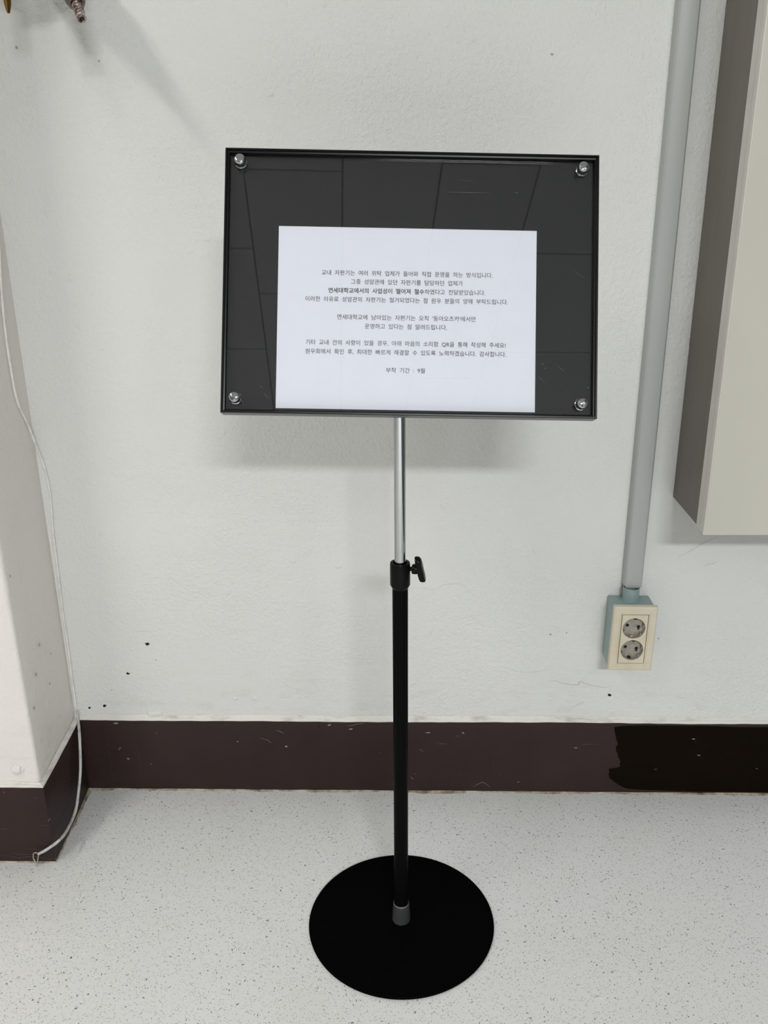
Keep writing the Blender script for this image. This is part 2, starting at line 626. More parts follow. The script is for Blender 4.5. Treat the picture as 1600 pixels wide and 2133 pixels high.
K = dict(off=(850, 1200), sc=3.72)
strip('crack', [(1085, 820), (1140, 812), (1200, 832), (1310, 845), (1330, 820), (1380, 835), (1440, 850), (1520, 862), (1560, 855), (1600, 850)], M['crack'], wall_back, 0.0007, **K)
strip('crack', [(650, 705), (760, 710), (880, 745), (1050, 735), (1130, 705)], M['smear'], wall_back, 0.0006, **K)
strip('crack', [(1270, 1015), (1320, 995), (1365, 975)], M['crack'], wall_back, 0.0006, **K)
strip('crack', [(1300, 845), (1350, 815), (1390, 808)], M['smear'], wall_back, 0.0005, **K)
strip('crack', [(20, 105), (100, 88), (170, 105), (240, 95), (280, 68), (380, 58), (450, 85), (490, 135)], M['smear'], wall_back, 0.0006, **K)
strip('crack', [(470, 300), (530, 340), (570, 375)], M['smear'], wall_back, 0.0004, **K)
strip('scrape', [(1055, 722), (1090, 650), (1125, 600), (1175, 530)], M['pale_scrape'], wall_back, 0.0009, **K)
K = dict(off=(1250, 800), sc=4.571)
strip('scrape', [(745, 1648), (860, 1590), (1010, 1500), (1120, 1455)], M['crack'], wall_back, 0.0006, **K)
strip('scrape', [(985, 1740), (1060, 1715), (1140, 1680)], M['crack'], wall_back, 0.0005, **K)
strip('scrape', [(960, 1730), (1030, 1705), (1120, 1655)], M['smear'], wall_back, 0.0005, **K)
K = dict(off=(0, 1300), sc=3.81)
strip('crack', [(1040, 45), (1180, 62), (1220, 70)], M['smear'], wall_back, 0.0006, **K)
# hairline cracks in the skirting
for pix in ([(825, 790), (850, 900), (870, 1050), (905, 1285)], [(1040, 790), (1075, 940), (1110, 1120), (1125, 1290)]):
    strip('crack', pix, M['dark_gap'], base_back, 0.0004, y=-0.0093, **K)
strip('crack', [(1015, 1560), (1022, 1590), (1018, 1615)], M['hole'], base_back, 0.0005, y=-0.0093)
strip('crack', [(663, 1503), (665, 1512), (661, 1520)], M['hole'], base_back, 0.0012, y=-0.0093)
for pix in ([(540, 1537), (556, 1541), (566, 1548)], [(855, 1618), (862, 1624)], [(985, 1640), (1005, 1630), (1022, 1640)], [(722, 1512), (760, 1506)], [(575, 1520), (592, 1528)], [(873, 1560), (882, 1566)]):
    strip('paint_chip', pix, M['chip'], base_back, 0.0007, y=-0.0093)

# drilled holes in the back wall, chips on the left one
for px, py, r_ in ((307, 1341, 0.0036), (267, 1403, 0.0030), (187, 1474, 0.0027), (218, 1470, 0.0032), (325, 1375, 0.0012), (233, 1437, 0.0014), (1147, 1322, 0.0022), (1180, 1318, 0.0016), (1270, 1447, 0.0032),
                   (98, 314 + 0, 0.0), (1372, 1330, 0.0018), (35, 99, 0.0022), (206, 127, 0.0014), (1150, 114, 0.0020)):
    if r_ == 0:
        continue
    p = at_y(px, py, 0)
    bm = bmesh.new()
    n = 12
    vs = []
    for k in range(n):
        rr = r_ * (1 + 0.75 * nz(k, 1.7, px * 0.1))
        vs.append(bm.verts.new((p.x + rr * math.cos(2 * math.pi * k / n), -0.0004, p.z + rr * 0.85 * math.sin(2 * math.pi * k / n))))
    f = bm.faces.new(vs)
    finish(bm, 'anchor_hole' if r_ > 0.0026 else 'pock_mark', M['hole'] if r_ > 0.0026 else M['crack'], wall_back)
# plaster blister low on the wall
p = at_y(323, 1487, 0)
bm = bmesh.new()
bmesh.ops.create_uvsphere(bm, u_segments=24, v_segments=12, radius=1.0)
for v in bm.verts:
    v.co = Vector((p.x + v.co.x * 0.015, v.co.y * 0.0045, p.z + v.co.z * 0.0062 + 0.001 * math.sin(v.co.x * 4)))
finish(bm, 'plaster_blister', M['wall'], wall_back, smooth=60)
for px, py, sx in ((490, 1455, 0.005), (388, 1455, 0.0016), (492, 1330, 0.003)):
    p = at_y(px, py, 0)
    bm = bmesh.new()
    bmesh.ops.create_uvsphere(bm, u_segments=14, v_segments=8, radius=1.0)
    for v in bm.verts:
        v.co = Vector((p.x + v.co.x * sx, v.co.y * 0.002, p.z + v.co.z * sx * 0.6))
    finish(bm, 'plaster_blister', M['wall'], wall_back, smooth=60)
p = at_y(36, 1602, -0.1955)
bm = bmesh.new()
bmesh.ops.create_uvsphere(bm, u_segments=24, v_segments=14, radius=1.0)
for v in bm.verts:
    q = v.co * (1 + 0.5 * noise.noise(v.co * 2.2))
    v.co = Vector((p.x + q.x * 0.011, -0.1955 + q.y * 0.006, p.z + q.z * 0.0085))
finish(bm, 'plaster_blister', M['wall_warm'], wl, smooth=60)
for pix, wd in (([(5, 1782), (40, 1786), (70, 1784), (108, 1790)], 0.0007), ([(20, 1777), (60, 1780), (100, 1776)], 0.0005), ([(78, 1717), (105, 1721)], 0.0004), ([(35, 1794), (66, 1793)], 0.0006),
                ([(0, 1726), (22, 1728)], 0.0005), ([(6, 1649), (9, 1652)], 0.0016), ([(72, 1661), (76, 1664)], 0.0010), ([(60, 1768), (92, 1771)], 0.0004)):
    strip('scratch', pix, M['pink_scratch'], base_left, wd, y=-0.2043)
# dents on the projecting wall
for px, py, r_ in ((83, 1343, 0.003), (107, 1361, 0.002), (104, 1424, 0.0022), (76, 1405, 0.003), (72, 1475, 0.003), (60, 1487, 0.0028), (22, 1200, 0.002)):
    d = ray(px, py)
    X = -0.6005
    q = CAM + d * ((X - CAM.x) / d.x)
    t = min(1, max(0, -q.y / 0.1955))
    X = -0.6105 + 0.0105 * t + 0.0028
    q = CAM + d * ((X - CAM.x) / d.x)
    if q.y > -0.004 or q.y < -0.185:
        continue
    bm = bmesh.new()
    n = 10
    vs = []
    for k in range(n):
        rr = r_ * (1 + 0.5 * nz(k, 2.1, py * 0.1))
        vs.append(bm.verts.new((X - 0.0004, q.y + rr * 0.9 * math.cos(2 * math.pi * k / n), q.z + rr * 1.1 * math.sin(2 * math.pi * k / n))))
    bm.faces.new(vs)
    finish(bm, 'pock_mark', M['crack'], wl)

# ------------------------------------------------------------------ ceiling of staggered boards
bm = bmesh.new()
add_box(bm, X0, X1, Y0, 0.0, CEIL, CEIL + 0.05)
ceil = struct(finish(bm, 'ceiling', M['ceiling_void']))
PXT, PYT, G = 0.3225, 0.655, 0.003
bm = bmesh.new()
add_box(bm, -PXT / 2 + G, PXT / 2 - G, -PYT / 2 + G, PYT / 2 - G, 0.0, 0.010, 0.0015, 1)
tile0 = None
cols0 = int((X0 + 0.385) / PXT) - 1
first = True
me_tile = None
me_wide = None
for cx in range(-8, 11):
    xm = -0.385 + PXT * (cx + 0.5)
    if xm - PXT / 2 < X0 or xm + PXT / 2 > X1:
        continue
    yo = -1.765 if cx % 2 == 0 else -2.155
    if cx in (2, 1):
        yo = -1.72 if cx == 2 else -2.09
    if cx == 4:
        continue
    k0 = -6
    for k in range(k0, 8):
        if cx == 3:  # one double-width column of boards
            ym = yo + PYT * (k + 0.5)
            if ym + PYT / 2 > 0 or ym - PYT / 2 < Y0:
                continue
            if me_wide is None:
                bw = bmesh.new()
                add_box(bw, -PXT + G, PXT - G, -PYT / 2 + G, PYT / 2 - G, 0.0, 0.010, 0.0015, 1)
                me_wide = finish(bw, 'ceiling_tile', M['ceiling'], ceil, mw=Matrix.Translation((xm + PXT / 2, ym, CEIL - 0.012))).data
            else:
                o = bpy.data.objects.new('ceiling_tile', me_wide)
                COL.objects.link(o)
                o.parent = ceil
                o.location = (xm + PXT / 2, ym, CEIL - 0.012)
            continue
        ym = yo + PYT * (k + 0.5)
        if ym + PYT / 2 > 0 or ym - PYT / 2 < Y0:
            continue
        if me_tile is None:
            o = finish(bm, 'ceiling_tile', M['ceiling'], ceil, mw=Matrix.Translation((xm, ym, CEIL - 0.012)))
            me_tile = o.data
        else:
            o = bpy.data.objects.new('ceiling_tile', me_tile)
            COL.objects.link(o)
            o.parent = ceil
            o.location = (xm, ym, CEIL - 0.012)

# lamp housings above the area lights
lab = {'light_left': 'white ceiling light housing left of the stand, out of frame',
       'light_rear': 'white wide ceiling light housing behind the camera, out of frame',
       'light_right': 'white ceiling light housing towards the right wall, out of frame'}
for nm, x, y, ln, wd, turned, pw, colr in LAMPS:
    sx, sy = ((wd, ln) if turned else (ln, wd))
    t = thing('ceiling_light', (x, y, CEIL - 0.07), lab[nm], 'light', 'ceiling lights')
    bm = bmesh.new()
    add_box(bm, x - sx / 2 - 0.02, x + sx / 2 + 0.02, y - sy / 2 - 0.02, y + sy / 2 + 0.02, CEIL - 0.068, CEIL - 0.0125, 0.006)
    finish(bm, 'housing', M['fixture'], t, smooth=40)

# ------------------------------------------------------------------ sign stand
BX, BY = -0.0093, -0.3234
stand = thing('sign_stand', (BX, BY, 0), 'black pedestal sign stand with round base, chrome upper pole and tilted framed board', 'sign stand')
bm = bmesh.new()
add_lathe(bm, [(0.0, 0.0005), (0.1405, 0.0005), (0.1416, 0.0012), (0.1420, 0.0030), (0.1412, 0.0046), (0.1395, 0.0052), (0.016, 0.0058), (0.0, 0.0058)], (BX, BY, 0), n=160, cap=False)
bmesh.ops.remove_doubles(bm, verts=bm.verts, dist=1e-6)
finish(bm, 'base_plate', M['black_base'], stand, smooth=50)
bm = bmesh.new()
add_lathe(bm, [(0.0100, 0.0056), (0.0134, 0.0056), (0.0139, 0.0070), (0.0138, 0.0085), (0.0133, 0.018), (0.0127, 0.030), (0.0124, 0.0365), (0.0121, 0.0385), (0.0115, 0.0395), (0.0107, 0.0390), (0.0105, 0.033)], (BX, BY, 0), n=48, cap=False)
o = finish(bm, 'ferrule', M['chrome_dull'], stand, smooth=40)
o['label'] = 'short silver ferrule where the pole meets the base'
bm = bmesh.new()
add_lathe(bm, [(0.01045, 0.006), (0.01045, 0.580)], (BX, BY, 0), n=48)
finish(bm, 'lower_tube', M['black'], stand, smooth=40)
bm = bmesh.new()
add_lathe(bm, [(0.01048, 0.5660), (0.0110, 0.5675), (0.0132, 0.5715), (0.01335, 0.5735), (0.01335, 0.6010), (0.0128, 0.6030), (0.0098, 0.6034), (0.0085, 0.6020), (0.0080, 0.5990), (0.0080, 0.580)], (BX, BY, 0), n=56, cap=False)
finish(bm, 'collar', M['black_plastic'], stand, smooth=35)
bm = bmesh.new()
add_lathe(bm, [(0.0075, 0.560), (0.0075, 0.905)], (BX, BY, 0), n=48)
o = finish(bm, 'upper_tube', M['chrome'], stand, smooth=40)
o['label'] = 'slim chrome upper pole'
# clamp knob : stem + two-lobed wing
KZ = 0.5945
bm = bmesh.new()
add_lathe(bm, [(0.0030, 0.011), (0.0030, 0.0155), (0.0060, 0.0158), (0.0068, 0.0175), (0.0068, 0.0215), (0.0060, 0.0235), (0.0060, 0.026), (0.0, 0.026)], (BX, BY, KZ), (1, -0.12, 0), n=28, cap=False)
kq = Matrix.Translation((BX, BY, KZ)) @ Matrix.Rotation(math.radians(-7), 4, 'Z')
n = 48
rings = []
for hx, sc in ((0.0225, 0.80), (0.0232, 0.96), (0.0255, 1.0), (0.0290, 0.98), (0.0305, 0.86), (0.0308, 0.55)):
    ring = []
    for i in range(n):
        a_ = 2 * math.pi * i / n
        rr = 0.0068 + 0.0112 * abs(math.cos(a_)) ** 3.2
        yy, zz = rr * math.sin(a_) * sc, rr * math.cos(a_) * sc
        # lean of the wing as photographed
        lean = math.radians(14)
        xx = hx + zz * -math.tan(lean) * 0.9
        ring.append(bm.verts.new(kq @ Vector((xx, yy * math.cos(0.25) + zz * math.sin(0.0), zz))))
    rings.append(ring)
for a, b in zip(rings, rings[1:]):
    for i in range(n):
        bm.faces.new((a[i], a[(i + 1) % n], b[(i + 1) % n], b[i]))
bm.faces.new(rings[0])
bm.faces.new(rings[-1])
finish(bm, 'clamp_knob', M['black_plastic'], stand, smooth=40)

# the tilted board
XB = Vector((0.9991, 0.0311, -0.0282)).normalized()
NB = Vector((0.0393, -0.9290, 0.3679))
NB = (NB - XB * NB.dot(XB)).normalized()
YB = NB.cross(XB)
PC = Vector((-0.0003, -0.3608, 0.9230))
MB = Matrix(((XB.x, YB.x, NB.x, PC.x), (XB.y, YB.y, NB.y, PC.y), (XB.z, YB.z, NB.z, PC.z), (0, 0, 0, 1)))
U0, U1, V0, V1 = -0.2096, 0.2174, -0.1125, 0.1900
prof = [(0.0, -0.010), (0.0, 0.0112), (0.0006, 0.012), (0.0021, 0.012), (0.0025, 0.0113), (0.0025, 0.0085), (0.0042, 0.0082), (0.0046, 0.0076), (0.0046, 0.0036), (0.0046, -0.010)]
corners = [((U0, V0), (1, 1)), ((U1, V0), (-1, 1)), ((U1, V1), (-1, -1)), ((U0, V1), (1, -1))]
for i in range(4):
    bm = bmesh.new()
    (p0, s0), (p1, s1) = corners[i], corners[(i + 1) % 4]
    A = [bm.verts.new((p0[0] + s0[0] * d, p0[1] + s0[1] * d, h)) for d, h in prof]
    B = [bm.verts.new((p1[0] + s1[0] * d, p1[1] + s1[1] * d, h)) for d, h in prof]
    m_ = len(prof)
    for k in range(m_):
        bm.faces.new((A[k], A[(k + 1) % m_], B[(k + 1) % m_], B[k]))
    bm.faces.new(A)
    bm.faces.new(B)
    finish(bm, 'frame_rail', M['black_frame'], stand, smooth=35, mw=MB)
bm = bmesh.new()
add_box(bm, U0 + 0.0044, U1 - 0.0044, V0 + 0.0044, V1 - 0.0044, -0.006, -0.0004)
finish(bm, 'backing_board', M['backing'], stand, mw=MB)
bm = bmesh.new()
add_box(bm, U0 + 0.0048, U1 - 0.0048, V0 + 0.0048, V1 - 0.0048, 0.0008, 0.0030)
acr = finish(bm, 'acrylic_cover', M['acrylic'], stand, mw=MB)
acr['label'] = 'clear acrylic cover reflecting the ceiling tiles'
# fine scratches on the acrylic
bm = bmesh.new()


def board_uv(px, py, h=0.003):
    d = ray(px, py)
    t = ((PC + NB * h - CAM).dot(NB)) / d.dot(NB)
    q = CAM + d * t - PC
    return q.dot(XB), q.dot(YB)


for (a, b, c, d, wd) in ((1159, 760, 1179, 777, 0.0003), (1119, 781, 1136, 799, 0.00025), (922, 400, 1030, 402, 0.0003), (1072, 401, 1080, 402, 0.0005), (940, 372, 1000, 380, 0.00012),
                         (1129, 757, 1132, 760, 0.0009), (1222, 806, 1228, 810, 0.0006), (1190, 560, 1224, 585, 0.0002), (1133, 766, 1137, 768, 0.0006), (541, 802, 546, 808, 0.0004), (548, 818, 562, 832, 0.0003),
                         (673, 386, 675, 388, 0.0006)):
    u0, v0 = board_uv(a, b)
    u1, v1 = board_uv(c, d)
    dv = Vector((u1 - u0, v1 - v0, 0))
    nn = Vector((-dv.y, dv.x, 0)).normalized() * wd
    mid = Vector(((u0 + u1) / 2, (v0 + v1) / 2, 0.00305))
    q0, q1 = Vector((u0, v0, 0.00305)), Vector((u1, v1, 0.00305))
    bm.faces.new([bm.verts.new(v) for v in (q0, mid + nn, q1, mid - nn)])
sc_ = finish(bm, 'scratches', M['scratch'], acr, mw=MB)
sc_['kind'] = 'stuff'
# chrome standoff caps
cap = [(0.0, -0.0003), (0.0066, -0.0003), (0.0068, 0.0004), (0.0068, 0.0018), (0.0060, 0.0022), (0.0060, 0.0030), (0.0063, 0.0034), (0.0064, 0.0045), (0.0064, 0.0115), (0.0061, 0.0132), (0.0050, 0.0143), (0.0046, 0.0145), (0.0, 0.0147)]
for u, v in ((-0.1926, 0.1752), (0.1988, 0.1744), (-0.1936, -0.0952), (0.1998, -0.0957)):
    bm = bmesh.new()
    add_lathe(bm, cap, (u, v, 0.0034), n=40, cap=False)
    bmesh.ops.remove_doubles(bm, verts=bm.verts, dist=1e-6)
    finish(bm, 'standoff_screw', M['chrome'], stand, smooth=40, mw=MB)
# bracket joining the pole to the back of the board
bm = bmesh.new()
add_box(bm, BX - 0.03, BX + 0.03, BY - 0.0035, BY + 0.0035, 0.880, 0.955, 0.002)
add_lathe(bm, [(0.0095, 0.0), (0.0095, 0.03)], (BX, BY, 0.878), n=32)
finish(bm, 'tilt_bracket', M['black'], stand, smooth=40)
bm = bmesh.new()
add_box(bm, -0.05, 0.03, -0.02, 0.05, -0.0145, -0.0062, 0.001)
finish(bm, 'mounting_plate', M['black'], stand, mw=MB)

# ------------------------------------------------------------------ printed notice
paper_o = PC
notice = thing('paper_notice', PC, 'white landscape paper notice with centred Korean text behind the clear cover', 'notice')
bm = bmesh.new()
N = 24
grid = []
for j in range(N + 1):
    row = []
    for i in range(N + 1):
        u, v = -0.1485 + 0.297 * i / N, -0.105 + 0.21 * j / N
        row.append(bm.verts.new((u, v, 0.0001 + 0.00012 * noise.noise(Vector((u * 14, v * 14, 2))))))
    grid.append(row)
for j in range(N):
    for i in range(N):
        bm.faces.new((grid[j][i], grid[j][i + 1], grid[j + 1][i + 1], grid[j + 1][i]))
finish(bm, 'sheet', M['paper'], notice, smooth=60, mw=MB)


def text_mesh(body, name, u0, u1, v, size=0.00655, offset=0.0, space=1.9):
    cu = bpy.data.curves.new(name, 'FONT')
    cu.body = body
    cu.size = 1.0
    cu.space_word = space
    cu.offset = offset
    cu.resolution_u = 3
    tmp = bpy.data.objects.new(name, cu)
    COL.objects.link(tmp)
    bpy.context.view_layer.update()
    dg = bpy.context.evaluated_depsgraph_get()
    me = bpy.data.meshes.new_from_object(tmp.evaluated_get(dg))
    bpy.data.objects.remove(tmp)
    bpy.data.curves.remove(cu)
    xs = [q.co.x for q in me.vertices]
    a, b = min(xs), max(xs)
    sx = (u1 - u0) / (b - a)
    for q in me.vertices:
        q.co = Vector((u0 + (q.co.x - a) * sx, v + (q.co.y - 0.37) * size, 0.00030))
    me.materials.clear()
    me.materials.append(M['ink'])
    for pl in me.polygons:
        pl.material_index = 0
    o = bpy.data.objects.new(name, me)
    COL.objects.link(o)
    o.parent = notice
    o.matrix_basis = Matrix.Translation(PC).inverted() @ MB
    print('TEXT', body[:6], 'scale', round(sx, 5))
    return o


THIN, BOLD = 0.0, 0.014
LINES = [
    ("교내 자판기는 여러 위탁 업체가 들어와 직접 운영을 하는 방식입니다.", -0.0985, 0.0981, 0.0522, THIN),
    ("그중 성암관에 있던 자판기를 담당하던 업체가", -0.0647, 0.0639, 0.0422, THIN),
    ("연세대학교에서의 사업성이 떨어져 철수", -0.0905, 0.0195, 0.0318, BOLD),
    ("하였다고 전달받았습니다.", 0.0202, 0.0898, 0.0318, THIN),
    ("이러한 이유로 성암관의 자판기는 철거되었다는 점 원우 분들의 양해 부탁드립니다.", -0.1167, 0.1160, 0.0216, THIN),
    ("연세대학교에 남아있는 자판기는 오직 '동아오츠카'에서만", -0.0801, 0.0793, 0.0012, THIN),
    ("운영하고 있다는 점 알려드립니다.", -0.0480, 0.0463, -0.0090, THIN),
    ("기타 교내 건의 사항이 있을 경우, 아래 마음의 소리함 QR을 통해 작성해 주세요!", -0.1153, 0.1140, -0.0284, THIN),
    ("원우회에서 확인 후, 최대한 빠르게 해결할 수 있도록 노력하겠습니다. 감사합니다.", -0.1157, 0.1146, -0.0388, THIN),
    ("부착 기간 : 9월", -0.0230, 0.0216, -0.0593, THIN),
]
for body, a, b, v, off in LINES:
    text_mesh(body, 'text_line', a, b, v, offset=off)

# ------------------------------------------------------------------ cable trunking and outlet box
bm = bmesh.new()
z0c = 0.4235
add_box(bm, 0.3660, 0.3668, -0.0140, -0.0003, z0c, CEIL - 0.02)
t = thing('cable_trunking', (0.381, 0, z0c), 'grey plastic cable trunking running up the wall above the double socket', 'trunking')
bm.free()
bm = bmesh.new()
X_ = [(0.3655, -0.0004), (0.3655, -0.0125), (0.3665, -0.0165), (0.3690, -0.0192), (0.3720, -0.0200), (0.3905, -0.0200), (0.3935, -0.0192), (0.3960, -0.0165), (0.3968, -0.0125), (0.3968, -0.0004),
      (0.3953, -0.0004), (0.3953, -0.0125), (0.3900, -0.0185), (0.3725, -0.0185), (0.3670, -0.0125), (0.3670, -0.0004)]
lean = (0.0022 / 0.875)
A = [bm.verts.new((x, y, z0c + 0.002 + (0.003 if x < 0.367 else 0))) for x, y in X_]
B = [bm.verts.new((x + lean * 2.05, y, CEIL - 0.0125)) for x, y in X_]
k = len(X_)
for i in range(k):
    bm.faces.new((A[i], A[(i + 1) % k], B[(i + 1) % k], B[i]))
bm.faces.new(A)
bm.faces.new(B)
finish(bm, 'cover', M['duct'], t, smooth=25)
bm = bmesh.new()
add_box(bm, 0.3650, 0.3974, -0.0035, -0.0002, z0c - 0.006, 1.2, 0.0008, 1)
for v in bm.verts:
    v.co.x += lean * (v.co.z - z0c)
finish(bm, 'backing_strip', M['duct'], t)

box = thing('double_socket', (0.378, 0, 0.290), 'cream double wall socket on a teal surface box below the grey trunking', 'socket')
RT = Matrix.Translation((0.378, 0, 0.348)) @ Matrix.Rotation(math.radians(0.7), 4, 'Y') @ Matrix.Translation((-0.378, 0, -0.348))
bm = bmesh.new()
add_box(bm, 0.3430, 0.4135, -0.0490, -0.0003, 0.2895, 0.4035, 0.003, 3)
finish(bm, 'mounting_box', M['teal'], box, smooth=40, mw=RT)
bm = bmesh.new()
add_lathe(bm, [(0.0150, 0.4010), (0.0145, 0.4060), (0.0138, 0.4085), (0.0138, 0.4265), (0.0128, 0.4270), (0.0120, 0.4240), (0.0120, 0.410)], (0.3785, -0.0185, 0), n=40, cap=False)
finish(bm, 'conduit_adapter', M['teal'], box, smooth=40)
# plate with bevelled rim and two circular openings
CXS = ((0.3780, 0.3690), (0.3784, 0.3283))
RS = 0.0190


def plate_with_holes(xa, xb, za, zb, y, holes, n=48, dy=None):
    bm = bmesh.new()
    # build face with holes through triangle_fill
    edges = []
    ov = [bm.verts.new(p) for p in ((xa, y, za), (xb, y, za), (xb, y, zb), (xa, y, zb))]
    for i in range(4):
        edges.append(bm.edges.new((ov[i], ov[(i + 1) % 4])))
    hv = []
    for (cx, cz, r) in holes:
        vs = [bm.verts.new((cx + r * math.cos(2 * math.pi * i / n), y, cz + r * math.sin(2 * math.pi * i / n))) for i in range(n)]
        for i in range(n):
            edges.append(bm.edges.new((vs[i], vs[(i + 1) % n])))
        hv.append(vs)
    bmesh.ops.triangle_fill(bm, edges=edges, use_beauty=True)
    return bm, ov, hv


YP = -0.0575
# outer rim
bm = bmesh.new()
rim = [(0.0, -0.0490), (0.0, -0.0550), (0.0008, -0.0566), (0.0022, -0.0575), (0.0110, -0.0578), (0.0116, -0.0570), (0.0122, -0.0570), (0.0130, -0.0576), (0.0138, -0.0574), (0.0138, -0.0520)]
cs = [((0.3420, 0.2885), (1, 1)), ((0.4148, 0.2885), (-1, 1)), ((0.4148, 0.4085), (-1, -1)), ((0.3420, 0.4085), (1, -1))]
loops = []
for (p, s) in cs:
    loops.append([bm.verts.new((p[0] + s[0] * d, y, p[1] + s[1] * d)) for d, y in rim])
for i in range(4):
    A, B = loops[i], loops[(i + 1) % 4]
    for k in range(len(rim) - 1):
        bm.faces.new((A[k], A[k + 1], B[k + 1], B[k]))
bm.faces.new([l[0] for l in loops])
finish(bm, 'cover_plate', M['cream'], box, smooth=30, mw=RT)
# centre insert
xa, xb, za, zb = 0.3420 + 0.0142, 0.4148 - 0.0142, 0.2885 + 0.0142, 0.4085 - 0.0142
bm, ov, hv = plate_with_holes(xa + 0.001, xb - 0.001, za + 0.001, zb - 0.001, -0.0582, [(c[0], c[1], RS) for c in CXS])
ow = [bm.verts.new(p) for p in ((xa, -0.0535, za), (xb, -0.0535, za), (xb, -0.0535, zb), (xa, -0.0535, zb))]
for i in range(4):
    bm.faces.new((ov[i], ov[(i + 1) % 4], ow[(i + 1) % 4], ow[i]))
finish(bm, 'centre_insert', M['cream'], box, smooth=30, mw=RT)
TILT = math.radians(-8)
for si, (cx, cz) in enumerate(CXS):
    bm = bmesh.new()
    add_lathe(bm, [(RS, 0.0582), (RS - 0.0006, 0.0580), (RS - 0.0012, 0.0496), (0.0, 0.0494)], (cx, 0, cz), (0, -1, 0), n=48, cap=False)
    well = finish(bm, 'socket_well', M['socket_inner'], box, smooth=40, mw=RT)
    for s in (-1, 1):
        bm = bmesh.new()
        hx, hz = cx + s * 0.0095 * math.cos(TILT), cz + s * 0.0095 * math.sin(TILT) + 0.0005
        add_lathe(bm, [(0.0029, 0.0496), (0.0026, 0.0499), (0.0, 0.0500)], (hx, 0, hz), (0, -1, 0), n=20, cap=False)
        if s > 0:
            add_box(bm, hx - 0.0012, hx + 0.0018, -0.0500, -0.0494, hz - 0.0055, hz)
        finish(bm, 'pin_hole', M['hole'], well, mw=RT)
    for s in (-1, 1):
        bm = bmesh.new()
        an = TILT + s * math.pi / 2
        hx, hz = cx + math.cos(an) * (RS - 0.0028), cz + math.sin(an) * (RS - 0.0028)
        add_box(bm, hx - 0.0026, hx + 0.0026, -0.0560, -0.0492, hz - 0.0012, hz + 0.0012, 0.0006)
        finish(bm, 'earth_clip', M['metal_clip'] if s < 0 and si == 0 else M['hole'], well, mw=RT)
    for an in (20, 160, 215, 325):
        bm = bmesh.new()
        a_ = math.radians(an) + TILT
        hx, hz = cx + math.cos(a_) * (RS - 0.0022), cz + math.sin(a_) * (RS - 0.0022)
        add_box(bm, hx - 0.0014, hx + 0.0014, -0.0572, -0.0492, hz - 0.0018, hz + 0.0018, 0.0005)
        finish(bm, 'guide_rib', M['socket_inner'], well, mw=RT)

# ------------------------------------------------------------------ wall cabinet on the right
CB0, CB1, CZ0, CZ1 = 0.4370, 0.98, 0.5810, 1.48
cab = thing('wall_cabinet', (0.70, 0, CZ0), 'large wall cabinet with cream door and dark brown-grey side, right of the trunking', 'cabinet')
bm = bmesh.new()
add_box(bm, CB0, CB1, -0.1310, -0.0004, CZ0, CZ1, 0.0008, 1)
finish(bm, 'body', M['cab_side'], cab)
bm = bmesh.new()
add_box(bm, CB0 - 0.0012, CB0 + 0.012, -0.1475, -0.1300, CZ0 - 0.001, CZ1, 0.001, 2)
add_box(bm, CB0 + 0.012, CB1, -0.1475, -0.1300, CZ0 - 0.001, CZ0 + 0.012, 0.0008, 1)
add_box(bm, CB1 - 0.012, CB1 + 0.001, -0.1475, -0.1300, CZ0 + 0.012, CZ1, 0.0008, 1)
finish(bm, 'front_frame', M['cab_frame'], cab)
bm = bmesh.new()
add_box(bm, CB0 + 0.002, CB1 - 0.002, -0.1500, -0.1440, CZ0 + 0.002, CZ1 - 0.002)
finish(bm, 'door_seal', M['dark_gap'], cab)
bm = bmesh.new()
add_box(bm, CB0 - 0.0020, CB1 + 0.001, -0.1672, -0.1488, CZ0 - 0.0015, CZ1, 0.0012, 2)
door = finish(bm, 'door', M['cab_frame'], cab, smooth=40)
bm = bmesh.new()
add_box(bm, CB0 - 0.0006, CB1 - 0.0006, -0.1678, -0.1668, CZ0 - 0.0001, CZ1 - 0.001, 0.0002, 1)
finish(bm, 'door_skin', M['cab_door'], door)

# ------------------------------------------------------------------ old cable in the corner
def at_x(px, py, x):
    d = ray(px, py)
    return CAM + d * ((x - CAM.x) / d.x)


def side_x(y):
    return -0.6105 + 0.0105 * min(1, -y / 0.1955) ** 0.8


up_pts = [Vector((side_x(-0.030) + 0.002, -0.030, 1.45)), Vector((side_x(-0.034) + 0.002, -0.034, 1.20)), Vector((side_x(-0.04) + 0.002, -0.040, 1.07))]
for px, py in ((-4, 500), (2, 590), (10, 680), (22, 765), (36, 835)):
    q = at_x(px, py, -0.6045)
    q = at_x(px, py, side_x(q.y) + 0.0022)
    up_pts.append(q)
for px, py, yy in ((56, 885, -0.024), (76, 930, -0.012), (92, 972, -0.0032), (103, 1020, -0.0030), (108, 1070, -0.0030), (112, 1120, -0.0030), (122, 1200, -0.0030), (130, 1270, -0.0030), (142, 1350, -0.0030), (151, 1420, -0.004), (158, 1470, -0.0055)):
    q = at_y(px, py, yy)
    up_pts.append(Vector((max(q.x, side_x(yy) + 0.0022), q.y, q.z)))
low_pts = [at_y(160, 1480, -0.0065), at_y(163, 1500, -0.012)]
for px, py, xx in ((166, 1540, -0.5845), (167.5, 1600, -0.5820), (163.5, 1650, -0.5810), (157, 1690, -0.5800), (141, 1727, -0.5785)):
    low_pts.append(at_x(px, py, xx))
low_pts += [Vector((-0.5775, -0.2065, 0.0505)), at_y(98, 1769, -0.2085), at_y(80, 1779, -0.2095)]
cable = thing('wall_cable', (-0.59, -0.01, 0.15), 'thin old white cable down the left corner with a loose stripped end', 'cable')
bm = bmesh.new()
sp = smooth_path(up_pts, 8)
add_tube(bm, sp, 0.0019, 10, 0.35)
o = finish(bm, 'painted_run', M['cable_painted'], cable, smooth=60)
